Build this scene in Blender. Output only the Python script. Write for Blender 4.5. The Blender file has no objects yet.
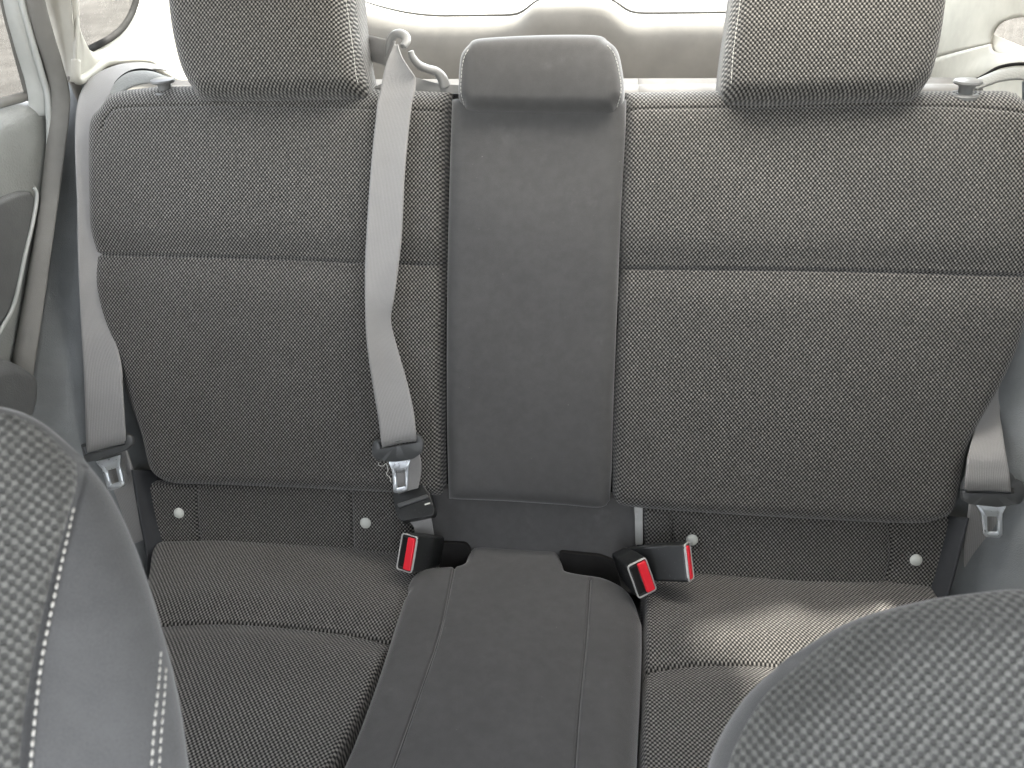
import bpy, bmesh, math, random
import numpy as np
from mathutils import Vector, Matrix

RAD = math.radians
SC = bpy.context.scene
COL = SC.collection
W, H, FPX = 1024, 768, 760.0
rng = np.random.RandomState(7)
random.seed(7)

# ------------------------------------------------------------------ camera
YAW, PITCH, ROLL = RAD(7.6153), RAD(33.4129), RAD(1.8284)
CAM = np.array([.0977, -.8237, .7562])


def cam_axes():
    cy, sy, cp, sp = math.cos(YAW), math.sin(YAW), math.cos(PITCH), math.sin(PITCH)
    f = np.array([-sy * cp, cy * cp, -sp])
    r0 = np.array([cy, sy, 0.])
    d0 = np.cross(f, r0)
    c, s = math.cos(ROLL), math.sin(ROLL)
    return c * r0 + s * d0, -s * r0 + c * d0, f


CR, CD, CF = cam_axes()
cam_data = bpy.data.cameras.new('camera')
cam = bpy.data.objects.new('camera', cam_data)
COL.objects.link(cam)
cam_data.sensor_width = 36
cam_data.sensor_fit = 'HORIZONTAL'
cam_data.lens = 36 * FPX / W
cam_data.clip_start = .02
cam_data.clip_end = 2000
cam_data.dof.use_dof = True
cam_data.dof.focus_distance = 1.08
cam_data.dof.aperture_fstop = 15
cam.matrix_world = Matrix(((CR[0], -CD[0], -CF[0], CAM[0]), (CR[1], -CD[1], -CF[1], CAM[1]),
                           (CR[2], -CD[2], -CF[2], CAM[2]), (0, 0, 0, 1)))
SC.camera = cam

# ------------------------------------------------------------------ light
SUN = np.array([.44, .366, 1.0])
SUN = SUN / np.linalg.norm(SUN)
EL, AZ = math.asin(SUN[2]), math.atan2(SUN[0], SUN[1])
world = bpy.data.worlds.new('World')
SC.world = world
world.use_nodes = True
nt = world.node_tree
bg = nt.nodes['Background']
sky = nt.nodes.new('ShaderNodeTexSky')
sky.sky_type = 'NISHITA'
sky.sun_disc = False
sky.sun_elevation = EL
sky.sun_rotation = AZ
sky.air_density = 1.2
sky.dust_density = 3.0
hs = nt.nodes.new('ShaderNodeHueSaturation')      # hazy white daylight
hs.inputs['Saturation'].default_value = .22
nt.links.new(sky.outputs[0], hs.inputs['Color'])
nt.links.new(hs.outputs[0], bg.inputs[0])
bg.inputs[1].default_value = .12
sun_data = bpy.data.lights.new('sun', 'SUN')
sun_data.energy = 2.6
sun_data.angle = RAD(2.5)
sun_data.color = (1, .95, .87)
sun = bpy.data.objects.new('sun', sun_data)
COL.objects.link(sun)
sun.rotation_euler = Vector(SUN).to_track_quat('Z', 'Y').to_euler()
sun.location = (2, 2, 5)
SC.view_settings.view_transform = 'Standard'
SC.view_settings.look = 'None'
SC.view_settings.exposure = 3.7
SC.view_settings.gamma = 1
SC.render.engine = 'CYCLES'
SC.cycles.max_bounces = 8
SC.cycles.diffuse_bounces = 4
SC.cycles.transparent_max_bounces = 12

# ------------------------------------------------------------------ geometry helpers
REC = RAD(25)


class Fr:
    def __init__(s, O, U, V, N):
        s.O, s.U, s.V, s.N = [np.array(a, float) for a in (O, U, V, N)]

    def P(s, u, v, n=0.):
        u, v, n = np.broadcast_arrays(np.asarray(u, float), np.asarray(v, float), np.asarray(n, float))
        return s.O + u[..., None] * s.U + v[..., None] * s.V + n[..., None] * s.N

    def mirror(s):
        m = np.array([-1., 1, 1])
        return Fr(s.O * m, -s.U * m, s.V * m, s.N * m)


def ray(px):
    return CF + CR * (px[0] - W / 2) / FPX + CD * (px[1] - H / 2) / FPX


def hit(px, fr, off=0.):
    O = fr.O + fr.N * off
    k = ray(px)
    return CAM + k * (((O - CAM) @ fr.N) / (k @ fr.N))


def uv(px, fr, off=0.):
    p = hit(px, fr, off) - fr.O
    return np.array([p @ fr.U, p @ fr.V])


def at(px, t):
    return CAM + ray(px) * t


def cv(a, b, c):
    v = a * CR - b * CD - c * CF
    return v / np.linalg.norm(v)


def smooth(pts, n, closed=False):
    """Catmull-Rom through pts, resampled to n by arc length."""
    P = np.array(pts, float)
    if len(P) == 2 and not closed:
        t = np.linspace(0, 1, n)[:, None]
        return P[0] * (1 - t) + P[1] * t
    if closed:
        Q = np.vstack([P[-1], P, P[0], P[1]])
    else:
        Q = np.vstack([2 * P[0] - P[1], P, 2 * P[-1] - P[-2]])
    out = []
    for i in range(1, len(Q) - 2):
        p0, p1, p2, p3 = Q[i - 1], Q[i], Q[i + 1], Q[i + 2]
        for t in np.linspace(0, 1, 16, endpoint=False):
            out.append(.5 * ((2 * p1) + (-p0 + p2) * t + (2 * p0 - 5 * p1 + 4 * p2 - p3) * t * t + (-p0 + 3 * p1 - 3 * p2 + p3) * t ** 3))
    out.append(Q[-2])
    out = np.array(out)
    L = np.r_[0, np.cumsum(np.linalg.norm(np.diff(out, axis=0), axis=1))]
    s = np.linspace(0, L[-1], n, endpoint=not closed)
    return np.stack([np.interp(s, L, out[:, k]) for k in range(out.shape[1])], -1)


def line(pts, n):
    P = np.array(pts, float)
    L = np.r_[0, np.cumsum(np.linalg.norm(np.diff(P, axis=0), axis=1))]
    s = np.linspace(0, L[-1], n)
    return np.stack([np.interp(s, L, P[:, k]) for k in range(P.shape[1])], -1)


def dist(Q, poly):
    Q = Q.reshape(-1, 2)
    best = np.full(len(Q), 1e9)
    for a, b in zip(poly[:-1], poly[1:]):
        ab = b - a
        L2 = max(ab @ ab, 1e-12)
        t = np.clip(((Q - a) @ ab) / L2, 0, 1)
        d = np.hypot(*(Q - a - t[:, None] * ab).T)
        best = np.minimum(best, d)
    return best


def mesh_obj(name, verts, faces, mat, parent=None, uvs=None, smooth_=True):
    me = bpy.data.meshes.new(name)
    me.from_pydata([tuple(v) for v in np.asarray(verts, float)], [], [tuple(int(i) for i in f) for f in faces])
    if uvs is not None:
        lay = me.uv_layers.new(name='UVMap')
        idx = np.zeros(len(me.loops), int)
        me.loops.foreach_get('vertex_index', idx)
        lay.data.foreach_set('uv', np.asarray(uvs, float)[idx].ravel())
    if smooth_:
        me.polygons.foreach_set('use_smooth', [True] * len(me.polygons))
    me.update()
    o = bpy.data.objects.new(name, me)
    COL.objects.link(o)
    o.data.materials.append(mat)
    if parent is not None:
        o.parent = parent
        if parent.type == 'EMPTY':
            o.matrix_parent_inverse = Matrix.Translation(-parent.location)
    return o


def bevel(o, w, seg=3, ang=35):
    m = o.modifiers.new('bevel', 'BEVEL')
    m.width = w
    m.segments = seg
    m.limit_method = 'ANGLE'
    m.angle_limit = RAD(ang)
    return o


def thing(name, loc, label, cat, group=None):
    o = bpy.data.objects.new(name, None)
    COL.objects.link(o)
    o.location = tuple(float(c) for c in loc)
    o.empty_display_size = .05
    tag(o, label, cat, group)
    return o


def tag(o, label=None, cat=None, group=None, kind=None):
    for k, v in (('label', label), ('category', cat), ('group', group), ('kind', kind)):
        if v:
            o[k] = v
    return o


def grid_faces(n, m, base=0, flip=False):
    f = []
    for j in range(m - 1):
        for i in range(n - 1):
            a = base + j * n + i
            q = (a, a + 1, a + n + 1, a + n)
            f.append(q[::-1] if flip else q)
    return f


def spacing(n):
    x = np.linspace(0, 1, n)
    return .45 * x + .55 * (.5 - .5 * np.cos(np.pi * x))


class Pad:
    """A padded panel: a Coons patch over four traced edges with rounded borders, crown, seams and a wall going back."""

    def __init__(s, fr, bottom, right, top, left, T=.03, R=(.03, .03, .03, .03), off=0., crown=.0, Rc=.15, seams=(), depth=.05,
                 n=150, m=150, bumps=.0006, px=True, toff=None, sharp=False, power=2.0):
        s.fr, s.T, s.R, s.off, s.crown, s.Rc, s.depth, s.n, s.m, s.bumps, s.power = fr, T, R, off, crown, Rc, depth, n, m, bumps, power
        toff = off - T * .5 if toff is None else toff
        cvt = (lambda L: np.array([uv(p, fr, toff) for p in L])) if px else (lambda L: np.array(L, float))
        f = line if sharp else smooth
        s.B, s.Rt, s.Tp, s.L = [f(cvt(L), 200) for L in (bottom, right, top, left)]
        s.seams = []
        for sm in seams:
            pts = np.array([uv(p, fr, off) for p in sm[0]]) if px else np.array(sm[0], float)
            s.seams.append((smooth(pts, 60),) + tuple(sm[1:]))
        s.ph = [(rng.uniform(6, 30) * rng.choice([-1, 1]), rng.uniform(6, 30), rng.uniform(0, 6.3)) for _ in range(7)]

    def h(s, Q):
        Q = np.asarray(Q, float).reshape(-1, 2)
        prod, pc = np.ones(len(Q)), np.ones(len(Q))
        for poly, R in zip((s.B, s.Rt, s.Tp, s.L), s.R):
            d = dist(Q, poly)
            x = np.clip(d / max(R, 1e-4), 0, 1)
            prod *= (1 - (1 - x) ** 3) ** .6
            x = np.clip(d / s.Rc, 0, 1)
            pc *= 1 - (1 - x) ** 2
        z = s.off - s.T - s.crown + s.T * prod + s.crown * pc
        for sm in s.seams:
            poly, dep, w = sm[0], sm[1], sm[2]
            soft = sm[3] if len(sm) > 3 else 0
            ws = sm[4] if len(sm) > 4 else .018
            d = dist(Q, poly)
            z += -dep * np.exp(-(d / w) ** 2) - soft * np.exp(-(d / ws) ** 2)
        if s.bumps:
            z += s.bumps * prod * sum(np.sin(a * Q[:, 0] + b * Q[:, 1] + c) for a, b, c in s.ph) * .5
        return z

    def build(s, name, mat, parent=None, uvscale=1., uvrot=0.):
        n, m = s.n, s.m
        S, Tt = spacing(n), spacing(m)
        k = np.linspace(0, 1, 200)

        def ev(poly, t):
            return np.stack([np.interp(t, k, poly[:, 0]), np.interp(t, k, poly[:, 1])], -1)
        def patch(S, Tt):
            B, Tp, L, Rt = ev(s.B, S), ev(s.Tp, S), ev(s.L, Tt), ev(s.Rt, Tt)
            ss, tt = np.meshgrid(S, Tt)
            ss, tt = ss[..., None], tt[..., None]
            return (1 - tt) * B[None] + tt * Tp[None] + (1 - ss) * L[:, None] + ss * Rt[:, None] - (
                (1 - ss) * (1 - tt) * B[0] + ss * (1 - tt) * B[-1] + (1 - ss) * tt * Tp[0] + ss * tt * Tp[-1])
        # extra rows or columns where a seam runs across
        for sm in s.seams:
            td = np.linspace(.01, .99, 260)
            for ax in (0, 1):
                found = []
                for c in (.12, .35, .5, .65, .88):
                    line_ = patch(np.array([c]), td)[:, 0] if ax == 0 else patch(td, np.array([c]))[0]
                    dd = dist(line_, sm[0])
                    if dd.min() < .004:
                        found.append(td[int(dd.argmin())])
                if len(found) >= 4 and max(found) - min(found) < .12:
                    ext = np.linspace(min(found) - .014, max(found) + .014, 36)
                    ext = ext[(ext > .005) & (ext < .995)]
                    if ax == 0:
                        Tt = np.unique(np.r_[Tt, ext])
                    else:
                        S = np.unique(np.r_[S, ext])
        n, m = len(S), len(Tt)
        P = patch(S, Tt)
        Q = P.reshape(-1, 2)
        z = s.h(Q)
        V = s.fr.P(Q[:, 0], Q[:, 1], z)
        F = grid_faces(n, m)
        ring = list(range(n)) + [j * n + n - 1 for j in range(1, m)] + [(m - 1) * n + i for i in range(n - 2, -1, -1)] + [j * n for j in range(m - 2, 0, -1)]
        rq = Q[ring]
        cen = rq.mean(0)
        e = np.roll(rq, -1, 0) - np.roll(rq, 1, 0)
        nrm = np.stack([e[:, 1], -e[:, 0]], -1)
        nrm /= np.maximum(np.linalg.norm(nrm, axis=1), 1e-9)[:, None]
        U = [Q]
        VV = [V]
        prev = ring
        base = len(V)
        zb = z[ring]
        for kk in (.12, 1.0):
            VV.append(s.fr.P(rq[:, 0], rq[:, 1], zb - s.depth * kk))
            U.append(rq + nrm * s.depth * kk)
            cur = list(range(base, base + len(ring)))
            for i in range(len(ring)):
                j = (i + 1) % len(ring)
                F.append((prev[j], prev[i], cur[i], cur[j]))
            prev = cur
            base += len(ring)
        F.append(tuple(prev[::-1]))
        U = np.vstack(U) * uvscale
        c, s_ = math.cos(uvrot), math.sin(uvrot)
        U = np.stack([c * U[:, 0] - s_ * U[:, 1], s_ * U[:, 0] + c * U[:, 1]], -1)
        return mesh_obj(name, np.vstack(VV), F, mat, parent, U)

    def on(s, p, lift=0., px=True):
        """world point on the pad's surface under a pixel (or uv)"""
        q = uv(p, s.fr, s.off) if px else np.array(p, float)
        if px:
            for _ in range(4):
                z = s.h(q)[0]
                q = uv(p, s.fr, z)
        z = s.h(q)[0]
        return s.fr.P(q[0], q[1], z + lift)


def ribbon(name, rows, mat, parent, fr, n=120, m=14, bulge=.0015, thick=.0014, width=.047):
    """rows: (left px, right px, offset left, offset right) laid on a frame"""
    L = np.array([hit(r[0], fr, r[2]) for r in rows])
    R = np.array([hit(r[1], fr, r[3] if len(r) > 3 else r[2]) for r in rows])
    return ribbon3(name, L, R, mat, parent, n, m, bulge, thick, width)


def ribbon3(name, L, R, mat, parent, n=120, m=14, bulge=.0015, thick=.0014, width=.047):
    both = smooth(np.hstack([L, R]), n)
    L, R = both[:, :3], both[:, 3:]
    mid = (L + R) / 2
    acc = np.r_[0, np.cumsum(np.linalg.norm(np.diff(mid, axis=0), axis=1))]
    tan = np.gradient(mid, axis=0)
    nor = np.cross(R - L, tan)
    nor /= np.linalg.norm(nor, axis=1)[:, None]
    V, U = [], []
    for j in range(n):
        for i in range(m):
            s = i / (m - 1)
            V.append(L[j] * (1 - s) + R[j] * s + nor[j] * bulge * (1 - (2 * s - 1) ** 2))
            U.append((s * width, acc[j]))
    o = mesh_obj(name, V, grid_faces(m, n), mat, parent, U)
    md = o.modifiers.new('thickness', 'SOLIDIFY')
    md.thickness = thick
    md.offset = 0
    return o


def tube_data(pts, rad, n=60, seg=14, flat=1.0, up=None, ends=True):
    P = smooth(pts, n) if len(pts) > 2 else smooth(pts, n)
    rad = np.broadcast_to(np.interp(np.linspace(0, 1, n), np.linspace(0, 1, len(np.atleast_1d(rad))), np.atleast_1d(rad)), (n,))
    T = np.gradient(P, axis=0)
    T /= np.linalg.norm(T, axis=1)[:, None]
    a = np.array(up if up is not None else (0.31, .2, .93), float)
    V, F = [], []
    for j in range(n):
        a = a - T[j] * (a @ T[j])
        a /= np.linalg.norm(a)
        b = np.cross(T[j], a)
        if up is not None:
            aa, bb = a, b
        for i in range(seg):
            th = 2 * math.pi * i / seg
            V.append(P[j] + rad[j] * (math.cos(th) * a * flat + math.sin(th) * b))
    for j in range(n - 1):
        for i in range(seg):
            k = (i + 1) % seg
            F.append((j * seg + i, j * seg + k, (j + 1) * seg + k, (j + 1) * seg + i))
    if ends:
        F.append(tuple(range(seg))[::-1])
        F.append(tuple(range((n - 1) * seg, n * seg)))
    return V, F


def tube(name, pts, rad, mat, parent=None, **k):
    V, F = tube_data(np.array(pts, float), rad, **k)
    return mesh_obj(name, V, F, mat, parent)


def merge(parts):
    V, F = [], []
    for v, f in parts:
        b = len(V)
        V += [tuple(x) for x in v]
        F += [tuple(i + b for i in q) for q in f]
    return V, F


def round_poly(P, r, seg=6):
    P = np.array(P, float)
    out = []
    n = len(P)
    for i in range(n):
        p, a, b = P[i], P[i - 1], P[(i + 1) % n]
        ri = r[i] if hasattr(r, '__len__') else r
        u, v = a - p, b - p
        lu, lv = np.linalg.norm(u), np.linalg.norm(v)
        k = min(ri, lu * .49, lv * .49)
        s, e = p + u / lu * k, p + v / lv * k
        for t in np.linspace(0, 1, seg):
            out.append((1 - t) ** 2 * s + 2 * t * (1 - t) * p + t * t * e)
    return np.array(out)


def prism_data(poly, fr, z0, z1):
    n = len(poly)
    P = np.array(poly)
    V = np.vstack([fr.P(P[:, 0], P[:, 1], z0), fr.P(P[:, 0], P[:, 1], z1)])
    area = np.sum(P[:, 0] * np.roll(P[:, 1], -1) - np.roll(P[:, 0], -1) * P[:, 1])
    F = [tuple(range(n))[::-1], tuple(range(n, 2 * n))] + [(i, (i + 1) % n, n + (i + 1) % n, n + i) for i in range(n)]
    if (area < 0) != (z1 < z0):
        F = [f[::-1] for f in F]
    return V, F


def prism(name, poly, fr, z0, z1, mat, parent=None, bev=.001, seg=3):
    V, F = prism_data(poly, fr, z0, z1)
    o = mesh_obj(name, V, F, mat, parent, smooth_=True)
    o.data.set_sharp_from_angle(angle=RAD(40))
    if bev:
        bevel(o, bev, seg)
    return o


def polar(poly, c, n=72):
    P = np.array(poly, float)
    out = []
    for k in range(n):
        th = 2 * math.pi * k / n
        dr = np.array([math.cos(th), math.sin(th)])
        best = None
        for a, b in zip(P, np.roll(P, -1, 0)):
            e = b - a
            M = np.array([dr, -e]).T
            if abs(np.linalg.det(M)) < 1e-14:
                continue
            t, s = np.linalg.solve(M, a - c)
            if t > 0 and -1e-5 <= s <= 1 + 1e-5 and (best is None or t > best):
                best = t
        best = best if best is not None else np.linalg.norm(out[-1] - c)
        out.append(c + dr * best)
    return np.array(out)


def ring_data(outer, inner, fr, z0, z1, n=72, ch=.0006):
    c = np.mean(np.array(inner), 0)
    A, B = polar(outer, c, n), polar(inner, c, n)

    def push(P, k):
        d = P - c
        return P + d / np.linalg.norm(d, axis=1)[:, None] * k
    A2, B2 = push(A, -ch), push(B, min(ch, .4 * np.min(np.linalg.norm(A - B, axis=1))))
    loops = [(A, z0), (A, z1 - ch), (A2, z1), (B2, z1), (B, z1 - ch), (B, z0)]
    V = np.vstack([fr.P(P[:, 0], P[:, 1], z) for P, z in loops])
    F = []
    for i in range(n):
        j = (i + 1) % n
        for k in range(6):
            a, b_ = k * n, ((k + 1) % 6) * n
            F.append((a + i, a + j, b_ + j, b_ + i))
    return V, F


def lathe_data(prof, fr, n=40):
    V, F = [], []
    m = len(prof)
    for i in range(n):
        th = 2 * math.pi * i / n
        for r, z in prof:
            V.append(fr.P(r * math.cos(th), r * math.sin(th), z))
    for i in range(n):
        j = (i + 1) % n
        for k in range(m - 1):
            F.append((i * m + k, j * m + k, j * m + k + 1, i * m + k + 1))
    return V, F


def stitches(name, pad, px, mat, parent, step=.006, length=.0045, r=.0007, lift=.0004, ispx=True):
    pts = np.array([pad.on(p, lift, ispx) for p in smooth(px, 60)])
    L = np.r_[0, np.cumsum(np.linalg.norm(np.diff(pts, axis=0), axis=1))]
    parts = []
    s = 0.
    while s + length < L[-1]:
        a = np.array([np.interp(s, L, pts[:, k]) for k in range(3)])
        b = np.array([np.interp(s + length, L, pts[:, k]) for k in range(3)])
        mid = (a + b) / 2 + pad.fr.N * r * .5
        parts.append(tube_data([a, mid, b], [r * .6, r, r * .6], n=5, seg=6))
        s += step
    V, F = merge(parts)
    return mesh_obj(name, V, F, mat, parent)


# ------------------------------------------------------------------ materials
class NB:
    def __init__(s, name):
        s.m = bpy.data.materials.new(name)
        s.m.use_nodes = True
        s.t = s.m.node_tree
        s.b = s.t.nodes['Principled BSDF']

    def n(s, typ, **k):
        nd = s.t.nodes.new('ShaderNode' + typ)
        for a, v in k.items():
            setattr(nd, a, v)
        return nd

    def l(s, a, b):
        s.t.links.new(a, b)

    def math(s, op, a, b=None, c=None):
        nd = s.n('Math', operation=op)
        for i, x in enumerate((a, b, c)):
            if x is None:
                continue
            if isinstance(x, (int, float)):
                nd.inputs[i].default_value = x
            else:
                s.l(x, nd.inputs[i])
        return nd.outputs[0]

    def ramp(s, x, a, b, lo=0., hi=1.):
        nd = s.n('MapRange', interpolation_type='SMOOTHSTEP')
        s.l(x, nd.inputs[0])
        for i, q in enumerate((a, b, lo, hi)):
            nd.inputs[1 + i].default_value = q
        return nd.outputs[0]

    def mix(s, f, a, b):
        nd = s.n('Mix', data_type='RGBA')
        if isinstance(f, (int, float)):
            nd.inputs[0].default_value = f
        else:
            s.l(f, nd.inputs[0])
        for i, q in ((6, a), (7, b)):
            if isinstance(q, tuple):
                nd.inputs[i].default_value = q if len(q) == 4 else q + (1,)
            else:
                s.l(q, nd.inputs[i])
        return nd.outputs[2]

    def noise(s, vec, scale, detail=3, rough=.55):
        nd = s.n('TexNoise')
        if vec is not None:
            s.l(vec, nd.inputs['Vector'])
        nd.inputs['Scale'].default_value = scale
        nd.inputs['Detail'].default_value = detail
        nd.inputs['Roughness'].default_value = rough
        return nd.outputs['Fac']

    def bump(s, h, strength=.3, dist=.001):
        nd = s.n('Bump')
        nd.inputs['Strength'].default_value = strength
        nd.inputs['Distance'].default_value = dist
        s.l(h, nd.inputs['Height'])
        s.l(nd.outputs[0], s.b.inputs['Normal'])
        return nd

    def set(s, **k):
        for a, v in k.items():
            s.b.inputs[a.replace('_', ' ')].default_value = v
        return s


def woven(name, dark, light, p=.0054, q=.0031, fill=.0, sheen=.25, relief=.0012):
    """Seat cloth: staggered lattice of pale yarn loops with dark gaps between them."""
    b = NB(name)
    uvn = b.n('UVMap').outputs[0]
    # slight wander of the yarns
    nz = b.n('TexNoise')
    b.l(uvn, nz.inputs['Vector'])
    nz.inputs['Scale'].default_value = 90
    nz.inputs['Detail'].default_value = 2
    off = b.n('VectorMath', operation='MULTIPLY_ADD')
    b.l(nz.outputs['Color'], off.inputs[0])
    off.inputs[1].default_value = (.0006, .0006, 0)
    b.l(uvn, off.inputs[2])
    sep = b.n('SeparateXYZ')
    b.l(off.outputs[0], sep.inputs[0])
    cu = b.math('COSINE', b.math('MULTIPLY', sep.outputs[0], 2 * math.pi / p))
    cw = b.math('COSINE', b.math('MULTIPLY', sep.outputs[1], math.pi / q))
    f = b.math('MULTIPLY', cu, cw)
    fine = b.noise(uvn, 900, 2, .6)
    f2 = b.math('ADD', f, b.math('MULTIPLY', b.math('SUBTRACT', fine, .5), .9))
    fac = b.ramp(f2, -.55 - fill, .75 - fill)
    big = b.noise(uvn, 7, 4, .6)
    yarn = b.noise(uvn, 330, 1, .5)
    lightc = b.mix(b.ramp(yarn, .3, .7), tuple(c * .72 for c in light), tuple(min(1, c * 1.25) for c in light))
    lightc = b.mix(b.ramp(big, .35, .7, 0, .22), lightc, tuple(c * .62 for c in light))
    b.l(b.mix(fac, dark, lightc), b.b.inputs['Base Color'])
    b.set(Roughness=.85, Sheen_Weight=sheen, Sheen_Roughness=.45)
    b.b.inputs['Specular IOR Level'].default_value = .25
    b.bump(fac, .7, relief)
    return b.m


def suede(name, col, sheen=.5, wear=(.0, (.2, .2, .2)), nap=.18):
    b = NB(name)
    uvn = b.n('UVMap').outputs[0]
    fine = b.noise(uvn, 1100, 3, .7)
    mid = b.noise(uvn, 60, 5, .65)
    big = b.noise(uvn, 9, 4, .6)
    f = b.math('ADD', b.math('MULTIPLY', fine, .45), b.math('ADD', b.math('MULTIPLY', mid, .3), b.math('MULTIPLY', big, .25)))
    c = b.mix(b.ramp(f, .35, .65), tuple(x * (1 - nap * 1.6) for x in col), tuple(x * (1 + nap * 1.6) for x in col))
    # lint specks
    sp = b.n('TexVoronoi')
    b.l(uvn, sp.inputs['Vector'])
    sp.inputs['Scale'].default_value = 85
    lint = b.math('MULTIPLY', b.ramp(sp.outputs['Distance'], .085, .03), b.ramp(b.noise(uvn, 21, 2), .55, .68))
    c = b.mix(b.math('MULTIPLY', lint, .35), c, (.35, .34, .32))
    if wear[0]:
        w = b.noise(uvn, 13, 5, .7)
        c = b.mix(b.ramp(w, .58, .80, 0, wear[0]), c, wear[1])
    b.l(c, b.b.inputs['Base Color'])
    b.set(Roughness=.95, Sheen_Weight=sheen, Sheen_Roughness=.35)
    b.b.inputs['Specular IOR Level'].default_value = .12
    b.bump(fine, .35, .0008)
    return b.m


def webbing(name, col):
    b = NB(name)
    uvn = b.n('UVMap').outputs[0]
    sep = b.n('SeparateXYZ')
    b.l(uvn, sep.inputs[0])
    rib = b.math('SINE', b.math('MULTIPLY', sep.outputs[0], 2 * math.pi / .0019))
    tw = b.math('SINE', b.math('ADD', b.math('MULTIPLY', sep.outputs[1], 2 * math.pi / .0016), b.math('MULTIPLY', b.math('SIGN', rib), 1.2)))
    f = b.math('ADD', b.math('MULTIPLY', rib, .6), b.math('MULTIPLY', tw, .4))
    fine = b.noise(uvn, 500, 2)
    f = b.math('ADD', f, b.math('MULTIPLY', b.math('SUBTRACT', fine, .5), .8))
    big = b.noise(uvn, 18, 4)
    c = b.mix(b.ramp(f, -1, 1), tuple(x * .82 for x in col), tuple(x * 1.1 for x in col))
    c = b.mix(b.ramp(big, .4, .75, 0, .25), c, tuple(x * .7 for x in col))
    b.l(c, b.b.inputs['Base Color'])
    b.set(Roughness=.6, Sheen_Weight=.15)
    b.bump(f, .5, .0005)
    return b.m


def plastic(name, col, rough=.45, grain=0., gscale=900, spec=.5, scuff=0.):
    b = NB(name)
    tc = b.n('TexCoord').outputs['Object']
    big = b.noise(tc, 14, 4, .6)
    c = b.mix(b.ramp(big, .3, .7), tuple(x * .9 for x in col), tuple(min(1, x * 1.08) for x in col))
    if scuff:
        w = b.noise(tc, 160, 5, .75)
        c = b.mix(b.ramp(w, .6, .72, 0, scuff), c, (.4, .4, .4))
    b.l(c, b.b.inputs['Base Color'])
    r = b.ramp(b.noise(tc, 40, 4), .3, .7, rough * .85, min(1, rough * 1.15))
    b.l(r, b.b.inputs['Roughness'])
    b.b.inputs['Specular IOR Level'].default_value = spec
    if grain:
        vo = b.n('TexVoronoi')
        b.l(tc, vo.inputs['Vector'])
        vo.inputs['Scale'].default_value = gscale
        b.bump(vo.outputs['Distance'], grain, .0008)
    return b.m


def metal(name, col=(.62, .64, .66), rough=.28):
    b = NB(name)
    tc = b.n('TexCoord').outputs['Object']
    b.l(b.ramp(b.noise(tc, 250, 4), .3, .7, rough * .7, rough * 1.4), b.b.inputs['Roughness'])
    b.b.inputs['Base Color'].default_value = col + (1,)
    b.b.inputs['Metallic'].default_value = 1
    return b.m


def glass(name, dirt=.0, tint=(.92, .95, .93)):
    b = NB(name)
    t = b.t
    t.nodes.remove(b.b)
    out = t.nodes['Material Output']
    tr = b.n('BsdfTransparent')
    tr.inputs[0].default_value = tint + (1,)
    gl = b.n('BsdfGlossy')
    gl.inputs['Roughness'].default_value = .02
    lw = b.n('LayerWeight')
    lw.inputs[0].default_value = .5
    fz = b.math('ADD', b.math('MULTIPLY', b.math('POWER', lw.outputs['Facing'], 4.0), .6), .04)
    mx = b.n('MixShader')
    b.l(fz, mx.inputs[0])
    b.l(tr.outputs[0], mx.inputs[1])
    b.l(gl.outputs[0], mx.inputs[2])
    last = mx.outputs[0]
    if dirt:
        tc = b.n('TexCoord').outputs['Object']
        a = b.noise(tc, 24, 6, .75)
        c = b.noise(tc, 190, 3, .7)
        f = b.math('ADD', b.ramp(a, .42, .75, dirt * .35, dirt), b.ramp(c, .6, .72, 0, dirt * .8))
        df = b.n('BsdfDiffuse')
        df.inputs[0].default_value = (.3, .29, .27, 1)
        tl = b.n('BsdfTranslucent')
        tl.inputs[0].default_value = (.3, .29, .27, 1)
        md = b.n('MixShader')
        md.inputs[0].default_value = .5
        b.l(df.outputs[0], md.inputs[1])
        b.l(tl.outputs[0], md.inputs[2])
        m2 = b.n('MixShader')
        b.l(f, m2.inputs[0])
        b.l(last, m2.inputs[1])
        b.l(md.outputs[0], m2.inputs[2])
        last = m2.outputs[0]
    b.l(last, out.inputs[0])
    return b.m


M_WOVEN = woven('woven_seat_cloth', (.006, .0059, .0056), (.245, .233, .213), fill=-.08)
M_WOVEN_FRONT = woven('woven_front_seat_cloth', (.075, .075, .073), (.168, .168, .158), p=.0047, q=.0027, fill=.1)
M_SUEDE = suede('charcoal_suede_cloth', (.083, .0815, .080), wear=(.4, (.15, .148, .145)), nap=.09)
M_SUEDE_FRONT = suede('grey_suede_bolster', (.11, .11, .112), nap=.1, wear=(.2, (.13, .13, .13)))
M_BELT = webbing('grey_belt_webbing', (.29, .282, .272))
M_THREAD = plastic('pale_thread', (.55, .54, .5), .8)
M_SEAM = plastic('grey_seam_thread', (.17, .17, .165), .8)
M_THREAD_DARK = plastic('dark_thread', (.03, .03, .03), .8)
M_BLACK = plastic('black_buckle_plastic', (.018, .019, .019), .35, .12, 1400, .5, .18)
M_GRIP = plastic('dark_grey_grip_plastic', (.07, .072, .072), .4, .1, 1500)
M_KNOB = plastic('mid_grey_knob_plastic', (.17, .172, .168), .35)
M_RED = plastic('red_button_plastic', (.80, .018, .035), .38)
M_BEZEL = plastic('silver_bezel', (.42, .42, .40), .3)
M_METAL = metal('bright_tongue_metal', (.82, .85, .88), .38)
M_BUTTON = plastic('pale_snap_plastic', (.62, .63, .58), .35)
M_CREAM = plastic('cream_pillar_plastic', (.36, .345, .30), .55, .1, 1100)
M_ROOF = plastic('grey_headliner', (.15, .147, .14), .9)
M_TAUPE = plastic('taupe_tailgate_plastic', (.165, .155, .139), .6, .12, 1100)
M_TRIM = plastic('blue_grey_carpet_trim', (.19, .20, .203), .75, .5, 700, .25)
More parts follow.
